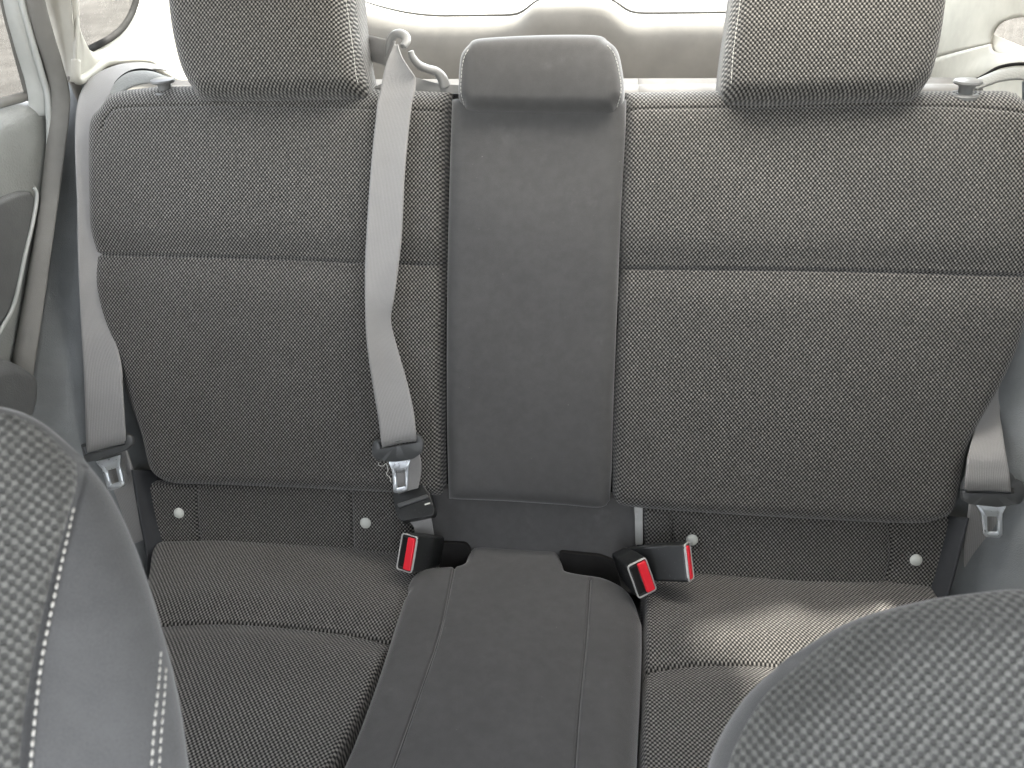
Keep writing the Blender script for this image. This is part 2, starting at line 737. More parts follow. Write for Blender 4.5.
M_TRIM_DARK = plastic('dark_lower_trim', (.045, .047, .05), .6, .3, 800, .3)
M_DOOR = plastic('grey_leatherette', (.26, .265, .25), .5, .55, 330, .4)
M_DOOR_DARK = plastic('dark_door_inset', (.12, .122, .118), .5, .4, 500, .4)
M_HOOK = plastic('grey_hook_plastic', (.25, .248, .24), .4)
M_FRAME = plastic('pale_grey_door_frame', (.42, .43, .41), .5)
M_RUBBER_SHADE = plastic('black_rubber_and_recess_shade', (.016, .0155, .015), .85, 0, 900, .12)
M_SEAL = plastic('grey_brown_weatherstrip', (.17, .165, .15), .7, .25, 900)
M_GLASS = glass('window_glass')
M_GLASS_SIDE = glass('tinted_window_glass', .04, (.30, .30, .30))
M_GLASS_DIRTY = glass('dusty_window_glass', .3, (.15, .15, .148))

# ------------------------------------------------------------------ frames
SB = Fr((0, 0, 0), (1, 0, 0), (0, math.sin(REC), math.cos(REC)), (0, -math.cos(REC), math.sin(REC)))
_c = hit((400, 553), SB, -.01)
CA = RAD(11)
CU = Fr((0, _c[1], _c[2]), (1, 0, 0), (0, -math.cos(CA), math.sin(CA)), (0, math.sin(CA), math.cos(CA)))
ZUP = np.array([0, 0, 1.])

# ------------------------------------------------------------------ outside and car shell
b = NB('pale_concrete')
tc = b.n('TexCoord').outputs['Object']
b.l(b.mix(b.ramp(b.noise(tc, 1.2, 6, .7), .3, .7), (.15, .142, .128), (.25, .24, .22)), b.b.inputs['Base Color'])
b.set(Roughness=.9)
b.bump(b.noise(tc, 25, 5), .6, .02)
g = mesh_obj('ground', [(-400, -400, -.95), (400, -400, -.95), (400, 400, -.95), (-400, 400, -.95)], [(0, 1, 2, 3)], b.m, smooth_=False)
tag(g, 'pale sunlit concrete outside the car windows', 'ground', kind='structure')

# cabin floor
fl = mesh_obj('floor', [(-.72, -1.3, -.42), (.72, -1.3, -.42), (.72, .2, -.42), (-.72, .2, -.42)], [(0, 1, 2, 3)], M_TRIM_DARK, smooth_=False)
tag(fl, 'dark cabin floor under the rear bench', 'floor', kind='structure')
cf = mesh_obj('floor', [(-.62, .30, .05), (.62, .30, .05), (.62, .84, .05), (-.62, .84, .05)], [(0, 1, 2, 3)], M_TRIM_DARK, smooth_=False)
tag(cf, 'dark load floor behind the rear seatback', 'floor', kind='structure')

# tailgate: rounded ledge profile swept across, with the window above it
TG = thing('tailgate', (0, .85, .1), 'tailgate with pale trim ledge below the bright rear window', 'tailgate')


def lip(x):      # height of the trim's top edge: the raised hump at the lock in the middle
    a = 1 / (1 + math.exp(-(x + .070) / .011))
    c = 1 / (1 + math.exp((x - .112) / .012))
    return .517 + .032 * a * c + .9 * max(0, -x - .24) ** 2


prof = [(.90, .004), (.885, .010), (.868, .006), (.856, -.006), (.847, -.024), (.842, -.05), (.838, -.10), (.834, -.22), (.83, -.45)]
NX = 160
V, U = [], []
xs = np.linspace(-.78, .78, NX)
PR = smooth(prof, 40)
for yy, dz in PR:
    for x in xs:
        k = max(0, 1 + dz / .12)
        bulge = .028 * math.exp(-((x - .01) / .12) ** 4) * k * .6
        V.append((x, yy - bulge, .517 + (lip(x) - .517) * k + dz))
        U.append((x, yy))
mesh_obj('trim_panel', V, grid_faces(NX, len(PR), flip=True), M_TAUPE, TG)
gpts = [np.array([x, .893, lip(x) + .009]) for x in np.linspace(-.76, .76, 90)]
tube('window_gasket', gpts, .0042, M_RUBBER_SHADE, TG, n=200, seg=10)
mesh_obj('window_glass', [(-.78, .90, .50), (.78, .90, .50), (.66, .60, .98), (-.66, .60, .98)], [(0, 1, 2, 3)], M_GLASS, TG, smooth_=False)

# roof and headliner over the rear bench, cut open for an added light panel
def slab(name, x0, x1, y0, y1, z0, z1, mat, parent=None):
    v = [(x, y, z) for z in (z0, z1) for y in (y0, y1) for x in (x0, x1)]
    f = [(0, 2, 3, 1), (4, 5, 7, 6), (0, 1, 5, 4), (2, 6, 7, 3), (0, 4, 6, 2), (1, 3, 7, 5)]
    return mesh_obj(name, v, f, mat, parent, smooth_=False)


V, F = [], []
for x0, x1, y0, y1, z0 in ((-.70, .70, -1.25, .10, .96), (-.70, .70, .36, .56, .96), (-.70, -.12, .10, .36, .96), (-.58, .58, .03, .098, .685), (.66, .70, .10, .36, .96), (.705, .73, -1.70, .19, .92), (-.73, -.705, -1.70, .20, .86)):  # the low crossbar is an added unseen baffle keeping light off the cushions
    k = len(V)
    V += [(x, y, z) for z in (z0, z0 + .04 if z0 == .96 else .958 if z0 == .685 else .99) for y in (y0, y1) for x in (x0, x1)]
    F += [tuple(k + i for i in q) for q in ((0, 2, 3, 1), (4, 5, 7, 6), (0, 1, 5, 4), (2, 6, 7, 3), (0, 4, 6, 2), (1, 3, 7, 5))]
rf = mesh_obj('roof', V, F, M_ROOF, smooth_=False)
b = NB('added_light_panel')  # added unseen panel, passes diffused sunlight down onto the seat tops
b.t.nodes.remove(b.b)
tl = b.n('BsdfTranslucent')
tl.inputs[0].default_value = (.88, .86, .82, 1)
b.l(tl.outputs[0], b.t.nodes['Material Output'].inputs[0])
ss = mesh_obj('roof', [(-.13, .09, .985), (.67, .09, .985), (.67, .37, .985), (-.13, .37, .985)], [(0, 1, 2, 3)], b.m, smooth_=False)
tag(ss, 'added unseen translucent panel that lights the seat tops from above', 'roof', kind='structure')
tag(rf, 'grey headliner roof over the rear bench, with an added baffle shading the cushions', 'roof', kind='structure')
# lower body round the cabin: sills, front doors, dashboard (all out of frame, they keep the ground's glare off the seats)
sh = []
for a in ((.737, .76, -1.75, -.61, -.45, .47), (-.80, -.775, -1.75, -.35, -.45, .47), (-.78, .76, -1.90, -1.80, -.45, .36), (.70, .735, -.62, -.56, .47, .96), (-.76, -.725, -.62, -.56, .47, .96)):
    sh.append(a)
V, F = [], []
for x0, x1, y0, y1, z0, z1 in sh:
    k = len(V)
    V += [(x, y, z) for z in (z0, z1) for y in (y0, y1) for x in (x0, x1)]
    F += [tuple(k + i for i in q) for q in ((0, 2, 3, 1), (4, 5, 7, 6), (0, 1, 5, 4), (2, 6, 7, 3), (0, 4, 6, 2), (1, 3, 7, 5))]
tag(mesh_obj('wall', V, F, M_DOOR, smooth_=False), 'grey lower body and pillars round the front of the cabin', 'car body', kind='structure')


# ---- left side: side trim, pillar, weatherstrip, door ; the mirrored copies stand on the right
XP = Fr((-.70, 0, 0), (0, 1, 0), (0, 0, 1), (1, 0, 0))
XD = Fr((-.755, 0, 0), (0, 1, 0), (0, 0, 1), (1, 0, 0))


def hx(px, X):
    k = ray(px)
    return CAM + k * ((X - CAM[0]) / k[0])


def ruled(name, A, B, mat, parent, n=60, m=24, bulge=.0, wall=.02, mir=False, mid=None):
    """sheet between two edge curves with a rounded wall turned away from the viewer"""
    A, B = smooth(A, n), smooth(B, n)
    Vv, Uu = [], []
    for j in range(n):
        t = B[j] - A[j]
        for i in range(m):
            s = i / (m - 1)
            p = A[j] * (1 - s) + B[j] * s
            tang = (A[min(j + 1, n - 1)] - A[max(j - 1, 0)])
            nr = np.cross(t, tang)
            nr /= max(np.linalg.norm(nr), 1e-9)
            if nr @ (CAM - p) < 0:
                nr = -nr
            Vv.append(p + nr * bulge * (1 - (2 * s - 1) ** 2))
            Uu.append((s * np.linalg.norm(t), j * .01))
    Vv = np.array(Vv)
    if mir:
        Vv = Vv * np.array([-1, 1, 1])
    o = mesh_obj(name, Vv, grid_faces(m, n), mat, parent, Uu)
    if wall:
        md = o.modifiers.new('thickness', 'SOLIDIFY')
        md.thickness = wall
        md.offset = 0
    return o


def side(mir):
    sgn = 1 if mir else -1
    where = 'right' if mir else 'left'
    # wheel arch trim beside the seat
    st = thing('side_trim', (sgn * .68, .2, .2), 'blue grey grained side panel beside the ' + where + ' outboard seat belt', 'trim panel', 'side panels beside the bench')
    A = [hx(p, -.745) for p in ((66, 74), (66, 120), (60, 180), (50, 256), (42, 310), (33, 372), (24, 430), (20, 520), (30, 640))]
    B = [hit(p, SB, -.085) for p in ((120, 84), (118, 120), (120, 180), (126, 256), (134, 310), (148, 372), (160, 430), (172, 520), (180, 640))]
    ruled('panel', A, B, M_TRIM, st, mir=mir, bulge=.012, wall=.004)
    A = [hit(p, SB, .0) for p in ((132, 470), (140, 520), (146, 560), (140, 620))]
    B = [hit(p, SB, -.05) for p in ((160, 470), (172, 520), (182, 560), (180, 620))]
    ruled('lower_trim', A, B, M_TRIM_DARK, st, mir=mir, wall=.004)
    # cream pillar with the quarter window
    cp = thing('pillar_trim', (sgn * .72, .35, .6), 'cream plastic rear pillar trim behind the ' + where + ' seat shoulder', 'pillar trim', 'rear pillar trims')
    if mir:
        outer = [(930, 60), (926, 20), (926, -60), (1000, -62), (1060, -62), (1130, -60), (1130, 20), (1120, 76), (1060, 72), (1004, 70), (970, 82), (934, 84)]
        inner = [(991, 44), (993, 34), (999, 25), (1008, 20), (1030, 17), (1086, 20), (1092, 34), (1090, 50), (1060, 54), (1020, 55), (1004, 54), (994, 51)]  # opening added and shaped to show as a bright spot on the trim
        ruled('window_surround', [hx(p, .70) for p in outer + outer[:1]], [hx(p, .705) for p in inner + inner[:1]], M_CREAM, cp, n=140, bulge=.004, wall=.003)
        mesh_obj('quarter_glass', [hx(p, .725) for p in ((960, -20), (1130, -20), (1130, 80), (960, 80))], [(0, 1, 2, 3)], M_GLASS_DIRTY, cp, smooth_=False)
    else:
        A = [hx(p, -.735) for p in ((40, -60), (43, -10), (52, 30), (60, 58), (67, 82))]
        B = [hx(p, -.695) for p in ((66, -60), (70, -10), (74, 30), (78, 58), (78, 82))]
        ruled('pillar_face', A, B, M_CREAM, cp, mir=mir, bulge=.006, wall=.004)
        # surround: from the window's edge down to the trim's lower edge
        win = [(71, -60), (73, -10), (76, 30), (79, 46), (86, 50), (98, 45), (112, 37), (124, 26), (133, 10), (138, -10), (142, -60)]
        low = [(69, -60), (71, -10), (75, 40), (77, 81), (90, 75), (106, 63), (130, 61), (150, 62), (163, 74), (185, 84), (212, 84), (228, 50), (236, 0), (238, -60)]
        A = [hx(p, -.70 - .018 * (i > 2)) for i, p in enumerate(win)]
        B = [hx(p, -.697) for p in low]
        ruled('window_surround', A, B, M_CREAM, cp, n=160, mir=mir, bulge=.006, wall=.003)
        tube('trim_lip', [hx(p, -.694) for p in ((76, 60), (77, 80), (90, 74), (106, 62), (130, 59), (150, 61), (163, 72), (186, 83), (212, 84))], .0065, M_CREAM, cp, n=120, seg=12)
        gk = [hx(p, -.712) for p in win[1:]]
        gk = [p * np.array([-1, 1, 1]) if mir else p for p in gk]
        tube('window_gasket', gk, .0052, M_RUBBER_SHADE, cp, n=90, seg=8)
        gl = [hx(p, -.732) for p in ((60, -80), (70, 60), (110, 60), (150, -10), (150, -80))]
        gl = [p * np.array([-1, 1, 1]) if mir else p for p in gl]
        mesh_obj('quarter_glass', gl, [(0, 1, 2, 3, 4)], M_GLASS_DIRTY, cp, smooth_=False)
    # upper pillar from the belt line to the roof, behind the door opening
    if mir:
        sl = [(.735, .115, .40), (.70, .115, .40), (.735, .34, .40), (.70, .34, .40), (.72, .15, .60), (.685, .15, .60), (.72, .34, .60), (.685, .34, .60)]
        su = [(.72, .19, .602), (.685, .19, .602), (.72, .34, .602), (.685, .34, .602), (.68, .22, .98), (.645, .22, .98), (.68, .34, .98), (.645, .34, .98)]
        mesh_obj('upper_pillar', su, [(0, 2, 3, 1), (4, 5, 7, 6), (0, 1, 5, 4), (2, 6, 7, 3), (0, 4, 6, 2), (1, 3, 7, 5)], M_CREAM, cp, smooth_=False)
        mesh_obj('upper_pillar', [(x, y, z) for x, z in ((.735, .64), (.70, .64), (.68, .98), (.645, .98)) for y in (.342, .62)], [(0, 1, 3, 2), (4, 6, 7, 5), (0, 2, 6, 4)[::-1], (1, 5, 7, 3), (0, 4, 5, 1), (2, 3, 7, 6)], M_CREAM, cp, smooth_=False)
        mesh_obj('upper_pillar', sl, [(0, 2, 3, 1), (4, 5, 7, 6), (0, 1, 5, 4), (2, 6, 7, 3), (0, 4, 6, 2), (1, 3, 7, 5)], M_CREAM, cp, smooth_=False)
    # inner side of the load bay below the cream trim
    A = [np.array([-.712, y, .53]) for y in (.30, .5, .7, .95)]
    Bq = [np.array([-.66, y, .0]) for y in (.30, .5, .7, .95)]
    ruled('bay_side', A, Bq, M_TAUPE if not mir else M_CREAM, cp, mir=mir, wall=.003)
    # retractor cover and belt slot by the seat shoulder
    rc = thing('retractor_cover', (sgn * .63, .33, .53), 'grey belt retractor cover by the ' + where + ' seat shoulder', 'belt cover', 'belt retractor covers')
    if mir:
        pa, pb = ((968, 85), (985, 77), (1000, 71), (1024, 69), (1060, 74)), ((976, 90), (990, 85), (1004, 81), (1024, 80), (1060, 88))
        pl = ((966, 85), (985, 75), (1000, 67), (1024, 64), (1060, 68))
    else:
        pa, pb = ((114, 92), (118, 82), (130, 73), (148, 72), (164, 78)), ((116, 98), (126, 90), (138, 85), (154, 83), (172, 87))
        pl = ((113, 94), (117, 82), (130, 72), (148, 70), (168, 78))
    A = [hit(p, SB, -.075) for p in pa]
    Bq = [hit(p, SB, -.055) for p in pb]
    ruled('cover_shell', A, Bq, M_DOOR, rc, bulge=.006, wall=.003, m=12)
    tube('slot_edge', [hit(p, SB, -.07) for p in pl], .0022, M_RUBBER_SHADE, rc, n=50, seg=8)


side(False)
side(True)

# left weatherstrip along the body opening
ws = thing('door_weatherstrip', (-.73, .2, .3), 'grey brown rubber seal around the left rear door opening', 'door seal')
A = [hx(p, -.75) for p in ((18, -60), (22, -5), (32, 35), (43, 68), (49, 100), (47, 160), (38, 230), (25, 300), (12, 370), (0, 430))]
B = [hx(p, -.715) for p in ((38, -60), (44, -5), (54, 35), (62, 62), (70, 100), (64, 160), (53, 240), (43, 310), (33, 375), (25, 430))]
ruled('seal_lip', A, B, M_SEAL, ws, n=100, bulge=.012, wall=.003)
A = [hx(p, -.74) for p in ((18, -60), (21, -5), (32, 40), (42, 75), (48, 100), (49, 160), (41, 230), (28, 300), (16, 370), (6, 430))]
tube('seal_bead', A, .0045, M_FRAME, ws, n=120, seg=10)

# left rear door
dr = thing('car_door', (-.76, 0, .1), 'left rear car door with grey grained panel and dusty window', 'car door')
bevel(slab('door_shell', -.80, -.787, -.36, .42, -.45, .50, M_SEAL, dr), .004)
gp = [hx(p, -.775) for p in ((-90, -60), (2, -60), (2, 0), (24, 92), (0, 101), (-90, 130))]
mesh_obj('window_glass', gp, [tuple(range(6))], M_GLASS_DIRTY, dr, smooth_=False)
A = [hx(p, -.77) for p in ((-4, -60), (1, 0), (12, 45), (24, 90), (25, 92), (0, 99), (-60, 118))]
B = [hx(p, -.765) for p in ((0, -60), (5, 0), (16, 45), (28, 86), (29, 99), (0, 108), (-60, 128))]
ruled('window_rubber', A, B, M_SEAL, dr, n=90, m=10, bulge=.003, wall=.003)
A = [hx(p, -.762) for p in ((0, -60), (4, 0), (15, 45), (27, 88), (29, 116))]
B = [hx(p, -.742) for p in ((20, -60), (24, 0), (36, 45), (49, 80), (59, 116))]
ruled('window_frame', A, B, M_FRAME, dr, n=60, bulge=.006, wall=.004)
XP2 = Fr((-.75, 0, 0), (0, 1, 0), (0, 0, 1), (1, 0, 0))
P = Pad(XP2, [(-200, 640), (-90, 600), (0, 520)], [(0, 520), (14, 362), (24, 310), (38, 250), (46, 190), (50, 150), (46, 104)],
        [(-200, 240), (-100, 160), (0, 108), (30, 101), (46, 104)], [(-200, 640), (-200, 240)], T=.03, R=(.03, .03, .035, .03), n=90, m=110, bumps=.0004, depth=.03)
P.build('door_panel', M_DOOR, dr)
XP3 = Fr((-.742, 0, 0), (0, 1, 0), (0, 0, 1), (1, 0, 0))
P = Pad(XP3, [(-200, 540), (-60, 420), (0, 328)], [(0, 328), (14, 300), (24, 256), (31, 222), (35, 196)],
        [(-200, 330), (-60, 226), (0, 197), (24, 190), (35, 196)], [(-200, 540), (-200, 330)], T=.012, R=(.012,) * 4, n=80, m=80, bumps=.0003, depth=.01)
P.build('door_inset', M_DOOR_DARK, dr)
tube('inset_edge', [hx(p, -.74) for p in ((-60, 425), (0, 331), (15, 301), (25, 256), (33, 222), (37, 196), (34, 188))], .0028, M_FRAME, dr, n=80, seg=8)
AR = Fr((-.70, 0, 0), (0, 1, 0), (0, 0, 1), (1, 0, 0))
P = Pad(AR, [(-160, 560), (-60, 480), (0, 440), (26, 424)], [(26, 424), (33, 400), (33, 378), (26, 366)],
        [(-160, 440), (-60, 380), (0, 360), (26, 366)], [(-160, 560), (-160, 440)], T=.03, R=(.02, .02, .025, .02), n=60, m=50, depth=.05)
P.build('armrest', M_DOOR_DARK, dr)

dr2 = thing('car_door', (.76, 0, .1), 'right rear car door with dusty tinted window, beside the narrower seat', 'car door')
mesh_obj('window_glass', [(.735, -.60, .46), (.735, .20, .46), (.66, .20, .97), (.66, -.60, .97)], [(0, 1, 2, 3)], M_GLASS_SIDE, dr2, smooth_=False)
bevel(slab('door_panel', .748, .785, -.60, .42, -.40, .475, M_DOOR, dr2), .012)

# ------------------------------------------------------------------ rear seatbacks
lsb = thing('rear_seatback', (-.35, 0, 0), 'wide woven charcoal seatback with the belt hook on top, behind the hanging centre belt', 'seatback', 'rear seatbacks')
GRV = (.004, .0028, .006, .03)
P_L = Pad(SB, [(160, 486), (220, 488), (300, 491), (380, 495), (445, 499)],
          [(445, 499), (444, 420), (444, 300), (446, 180), (448, 120), (450, 88)],
          [(92, 100), (110, 88), (148, 83), (200, 82), (300, 83), (400, 86), (450, 88)],
          [(160, 486), (146, 468), (137, 432), (121, 388), (105, 340), (95, 305), (88, 250), (85, 180), (85, 120), (92, 100)],
          T=.045, R=(.03, .018, .06, .04), crown=.006, depth=.06, n=210, m=210,
          seams=[([(90, 254), (180, 256), (280, 259), (380, 263), (450, 265)], .0055, .0024, .008, .028),
                 ([(99, 130), (105, 112), (125, 106), (200, 105), (300, 106), (440, 110), (452, 111)], .0025, .0022, .001, .012)], bumps=.0012)
P_L.build('woven_panel', M_WOVEN, lsb)
rsb = thing('rear_seatback', (.35, 0, 0), 'narrower woven charcoal seatback beyond the plain centre panel, catching warmer light', 'seatback', 'rear seatbacks')
P_R = Pad(SB, [(612, 507), (640, 511), (720, 517), (800, 522), (880, 526), (938, 527)],
          [(938, 527), (957, 512), (966, 478), (974, 444), (986, 420), (1000, 396), (1018, 358), (1030, 320), (1038, 260), (1040, 180), (1036, 110), (1028, 88)],
          [(626, 88), (700, 87), (800, 87), (900, 87), (1000, 86), (1028, 88)],
          [(612, 507), (613, 420), (618, 300), (622, 180), (626, 88)],
          T=.045, R=(.03, .035, .06, .022), crown=.006, depth=.06, n=210, m=210,
          seams=[([(612, 268), (700, 269), (800, 270), (900, 272), (1040, 276)], .0055, .0024, .008, .028),
                 ([(622, 110), (650, 107), (800, 105), (960, 105), (1040, 112)], .0025, .0022, .001, .012)], bumps=.0012)
P_R.build('woven_panel', M_WOVEN, rsb)


def hard_back(x0, x1, parent):
    """pale hard edge of the seat shell behind the padding"""
    prof = [(.300, .470), (.305, .492), (.318, .502), (.345, .503), (.362, .498), (.37, .48), (.30, .2)]
    PRf = smooth(prof, 30)
    xs_ = np.linspace(x0, x1, 30)
    Vv = [(x, y, z) for y, z in PRf for x in xs_]
    o = mesh_obj('seat_shell', Vv, grid_faces(30, 30, flip=True), M_TAUPE, parent)
    md = o.modifiers.new('thickness', 'SOLIDIFY')
    md.thickness = .004


hard_back(-.60, .1398, lsb)
hard_back(.1402, .60, rsb)


def headrest(parent, bottom, right, top, left, seam_px):
    P = Pad(SB, bottom, right, top, left, T=.04, R=(.028, .034, .03, .034), off=.034, crown=.008, Rc=.1, depth=.05, n=120, m=120, bumps=.0008,
            toff=.012, seams=())
    o = P.build('headrest', M_WOVEN, parent)
    stitches('piping', P, seam_px, M_THREAD, o, step=.005, length=.004, r=.0006)
    return P


headrest(lsb, [(190, 93), (198, 98), (240, 98.5), (300, 97), (350, 95), (362, 91)],
         [(362, 91), (363, 80), (358, 60), (352, 20), (347, -30), (340, -80)],
         [(168, -80), (260, -84), (340, -80)],
         [(190, 93), (178, 70), (171, 45), (166, 15), (164, -20), (168, -80)], [(357, 82), (352, 50), (346, 10), (341, -30)])
headrest(rsb, [(727, 97), (736, 101), (780, 102), (840, 100), (910, 98), (925, 92)],
         [(925, 92), (936, 74), (943, 50), (949, 15), (952, -20), (950, -80)],
         [(742, -80), (850, -84), (950, -80)],
         [(727, 97), (724, 84), (727, 50), (733, 10), (738, -30), (742, -80)], [(731, 84), (733.5, 50), (739, 10), (744, -30)])

# buttoned lower flaps
def flap(parent, bottom, right, top, left, seams, buttons):
    P = Pad(SB, bottom, right, top, left, T=.014, R=(.012,) * 4, off=-.021, depth=.02, n=130, m=60, seams=seams, bumps=.0012, crown=.003)
    o = P.build('cover_flap', M_WOVEN, parent)
    for q in buttons:
        c = P.on(q, -.0006)
        fr = Fr(c, SB.U, SB.V, SB.N)
        Vv, Ff = lathe_data([(.0, .0048), (.003, .0046), (.0062, .0036), (.0082, .0018), (.0088, 0), (.0088, -.002)], fr, 28)
        mesh_obj('snap_button', Vv, Ff, M_BUTTON, o)
    return P


flap(lsb, [(166, 566), (230, 566), (320, 568), (412, 572)], [(412, 572), (416, 500), (416, 484)],
     [(146, 482), (250, 484), (340, 484), (416, 484)], [(166, 566), (155, 534), (147, 510), (146, 482)],
     [([(196, 478), (196, 515), (200, 556)], .0035, .0022, .003, .012), ([(349, 478), (351, 515), (352, 560)], .0035, .0022, .003, .012)],
     [(179, 513), (365.5, 523)])
flap(rsb, [(652, 596), (720, 598), (800, 605), (900, 612), (934, 606)], [(934, 606), (946, 572), (952, 548), (952, 515)],
     [(644, 505), (720, 509), (850, 514), (952, 515)], [(652, 596), (645, 545), (644, 505)],
     [([(672, 505), (673, 545), (672, 590)], .0035, .0022, .003, .012), ([(889, 515), (892, 560), (880, 600)], .0035, .0022, .003, .012)],
     [(692, 540), (916, 560)])


# release knobs on the outer shoulders
def knob(px, parent):
    c = hit(px, SB, -.03)
    fr = Fr(c, (1, 0, 0), (0, 1, 0), (0, 0, 1))
    Vv, Ff = lathe_data([(0, -.01), (.0175, -.01), (.0185, .001), (.016, .003), (.0095, .0025), (.0085, .004), (0, .004)], fr)
    o = mesh_obj('release_knob', *lathe_data([(0, .0205), (.012, .0203), (.0165, .0188), (.0175, .0165), (.016, .0145), (.011, .0135), (.009, .010), (.0085, .0), (.0085, -.01), (0, -.01)], fr), M_KNOB, parent)
    mesh_obj('collar', Vv, Ff, M_KNOB, o).data.set_sharp_from_angle(angle=RAD(40))
    o.data.set_sharp_from_angle(angle=RAD(40))


knob((166, 93), lsb)
knob((964, 95.5), rsb)

# belt guide hook on the seat top
ho = -.045
hk = prism('belt_hook', round_poly([uv(p, SB, ho) for p in ((372, 88), (380, 84), (415, 77), (425, 80), (440, 84), (462, 85), (462, 94), (430, 94), (415, 91))], .006), SB, -.075, ho, M_HOOK, lsb, .003)


def hp(x, y, o_=-.035):
    return hit((x, y), SB, o_)


tube('hook_loop', [hp(393, 84, -.06), hp(388.5, 64, -.05), hp(389, 45, -.035), hp(393, 36, -.028), hp(399, 33.5, -.022), hp(405, 36, -.016), hp(406.5, 41.5, -.010), hp(403, 46.5, -.006)],
     [.0052, .0055, .0056, .0055, .0054, .0054, .005, .0042], M_HOOK, hk, n=80, seg=16, flat=1.25, up=SB.N)
tube('hook_arm', [hp(410.5, 51, -.008), hp(413, 58, -.012), hp(419, 65, -.02), hp(428, 69, -.03), hp(436, 71.5, -.038), hp(442, 78, -.045), hp(445, 87, -.05)],
     [.004, .0052, .0055, .0055, .006, .0075, .0085], M_HOOK, hk, n=80, seg=16, flat=1.1, up=SB.N)

# ------------------------------------------------------------------ fold-down centre panel
cen = thing('centre_backrest', (0, 0, 0), 'plain smooth charcoal centre backrest with a padded pillow on top', 'backrest')
P_C = Pad(SB, [(446, 503), (500, 505), (560, 509), (600, 512), (610, 505)],
          [(610, 505), (612, 470), (614, 400), (618, 300), (622, 200), (626, 130), (627, 96)],
          [(449, 96), (500, 90), (580, 90), (627, 96)],
          [(446, 503), (444, 420), (444, 300), (446, 200), (449, 96)],
          T=.022, R=(.03, .03, .02, .026), off=.004, crown=.007, Rc=.08, depth=.06, n=120, m=170, bumps=.0012, toff=-.002)
P_C.build('smooth_panel', M_SUEDE, cen)
P_CH = Pad(SB, [(460, 107), (472, 112), (540, 114), (606, 114), (620, 108)],
           [(620, 108), (625, 94), (624, 72), (619, 48), (609, 35)],
           [(464, 40), (478, 34.5), (540, 31), (597, 31), (609, 35)],
           [(460, 107), (456, 95), (456, 73), (458, 54), (464, 40)],
           T=.045, R=(.022, .026, .03, .026), off=.028, crown=.006, Rc=.06, depth=.05, n=110, m=90, bumps=.0008, toff=.006)
ch = P_CH.build('pillow_pad', M_SUEDE, cen)
stitches('stitching', P_CH, [(617, 107), (621, 91), (619, 72), (614, 54), (606, 44)], M_THREAD, ch, step=.0048, length=.0036, r=.0006)
stitches('stitching', P_CH, [(464, 105), (461, 92), (461.5, 75), (464, 58), (470, 47)], M_THREAD, ch, step=.0048, length=.0036, r=.0006)
P_low = Pad(SB, [(425, 590), (500, 592), (640, 596)], [(640, 596), (637, 545), (636, 512), (634, 495)],
            [(425, 485), (520, 488), (634, 495)], [(425, 590), (425, 485)], T=.012, R=(.01,) * 4, off=-.026, depth=.02, n=70, m=50, bumps=.0012)
P_low.build('lower_panel', M_SUEDE, cen)
br = prism('hinge_bracket', round_poly([uv(p, SB, -.03) for p in ((634, 505), (643, 506), (643, 545), (635, 545))], .003), SB, -.05, -.03, M_BEZEL, rsb, .001)

# ------------------------------------------------------------------ cushions
bc = thing('bench_cushion', (0, -.2, -.15), 'rear bench seat cushion, woven outer places and plain charcoal middle', 'seat cushion')
slab('seat_base', -.60, .60, -.5, .0, -.40, -.17, M_TRIM_DARK, bc)
mesh_obj('base_back', [(-.60, -.02, -.40), (.60, -.02, -.40), (.60, .03, -.03), (.60, .16, .25), (-.60, .16, .25), (-.60, .03, -.03)], [(0, 1, 2, 5), (5, 2, 3, 4)], M_RUBBER_SHADE, bc, smooth_=False)
P_cl = Pad(CU, [(-40, 900), (100, 890), (270, 880)], [(270, 880), (335, 768), (395, 642), (436, 578), (440, 540)],
           [(150, 538), (250, 539), (350, 541), (440, 540)], [(-40, 900), (60, 760), (120, 640), (143, 578), (150, 538)],
           T=.03, R=(.03, .012, .02, .03), crown=.004, depth=.06, n=160, m=200, off=-.004, toff=-.012, bumps=.0016,
           seams=[([(120, 624), (165, 616), (240, 616), (330, 623), (394, 634)], .006, .003, .012, .03)])
P_cl.build('woven_cushion', M_WOVEN, bc)
P_cr = Pad(CU, [(650, 880), (800, 890), (1000, 900)], [(1000, 900), (985, 760), (960, 660), (945, 600), (935, 574)],
           [(642, 556), (700, 563), (800, 570), (935, 574)], [(650, 880), (640, 768), (643, 690), (644, 620), (642, 556)],
           T=.03, R=(.03, .03, .02, .012), crown=.004, depth=.06, n=160, m=200, off=-.004, toff=-.012, bumps=.0016,
           seams=[([(640, 662), (700, 656), (780, 658), (860, 664), (960, 676)], .006, .003, .012, .03)])
P_cr.build('woven_cushion', M_WOVEN, bc)
P_cc = Pad(CU, [(268, 900), (400, 905), (560, 905), (640, 900)], [(640, 900), (638, 768), (641, 690), (643, 640), (643, 608)],
           [(402, 592), (409, 578), (422, 570), (446, 567), (461, 564), (467, 552), (480, 548), (520, 549), (554, 551), (563, 556), (567, 570), (575, 574), (602, 578), (622, 586), (635, 596), (643, 608)],
           [(268, 900), (337, 768), (372, 682), (402, 592)],
           T=.04, R=(.03, .05, .022, .03), crown=.004, depth=.05, n=200, m=190, off=.011, toff=-.003, bumps=.0016,
           seams=[([(455, 560), (440, 630), (420, 690), (392, 768), (340, 905)], .004, .0022, .001, .012),
                  ([(590, 577), (586, 640), (580, 700), (575, 768), (566, 905)], .004, .0022, .001, .012)])
cc = P_cc.build('smooth_cushion', M_SUEDE, bc)
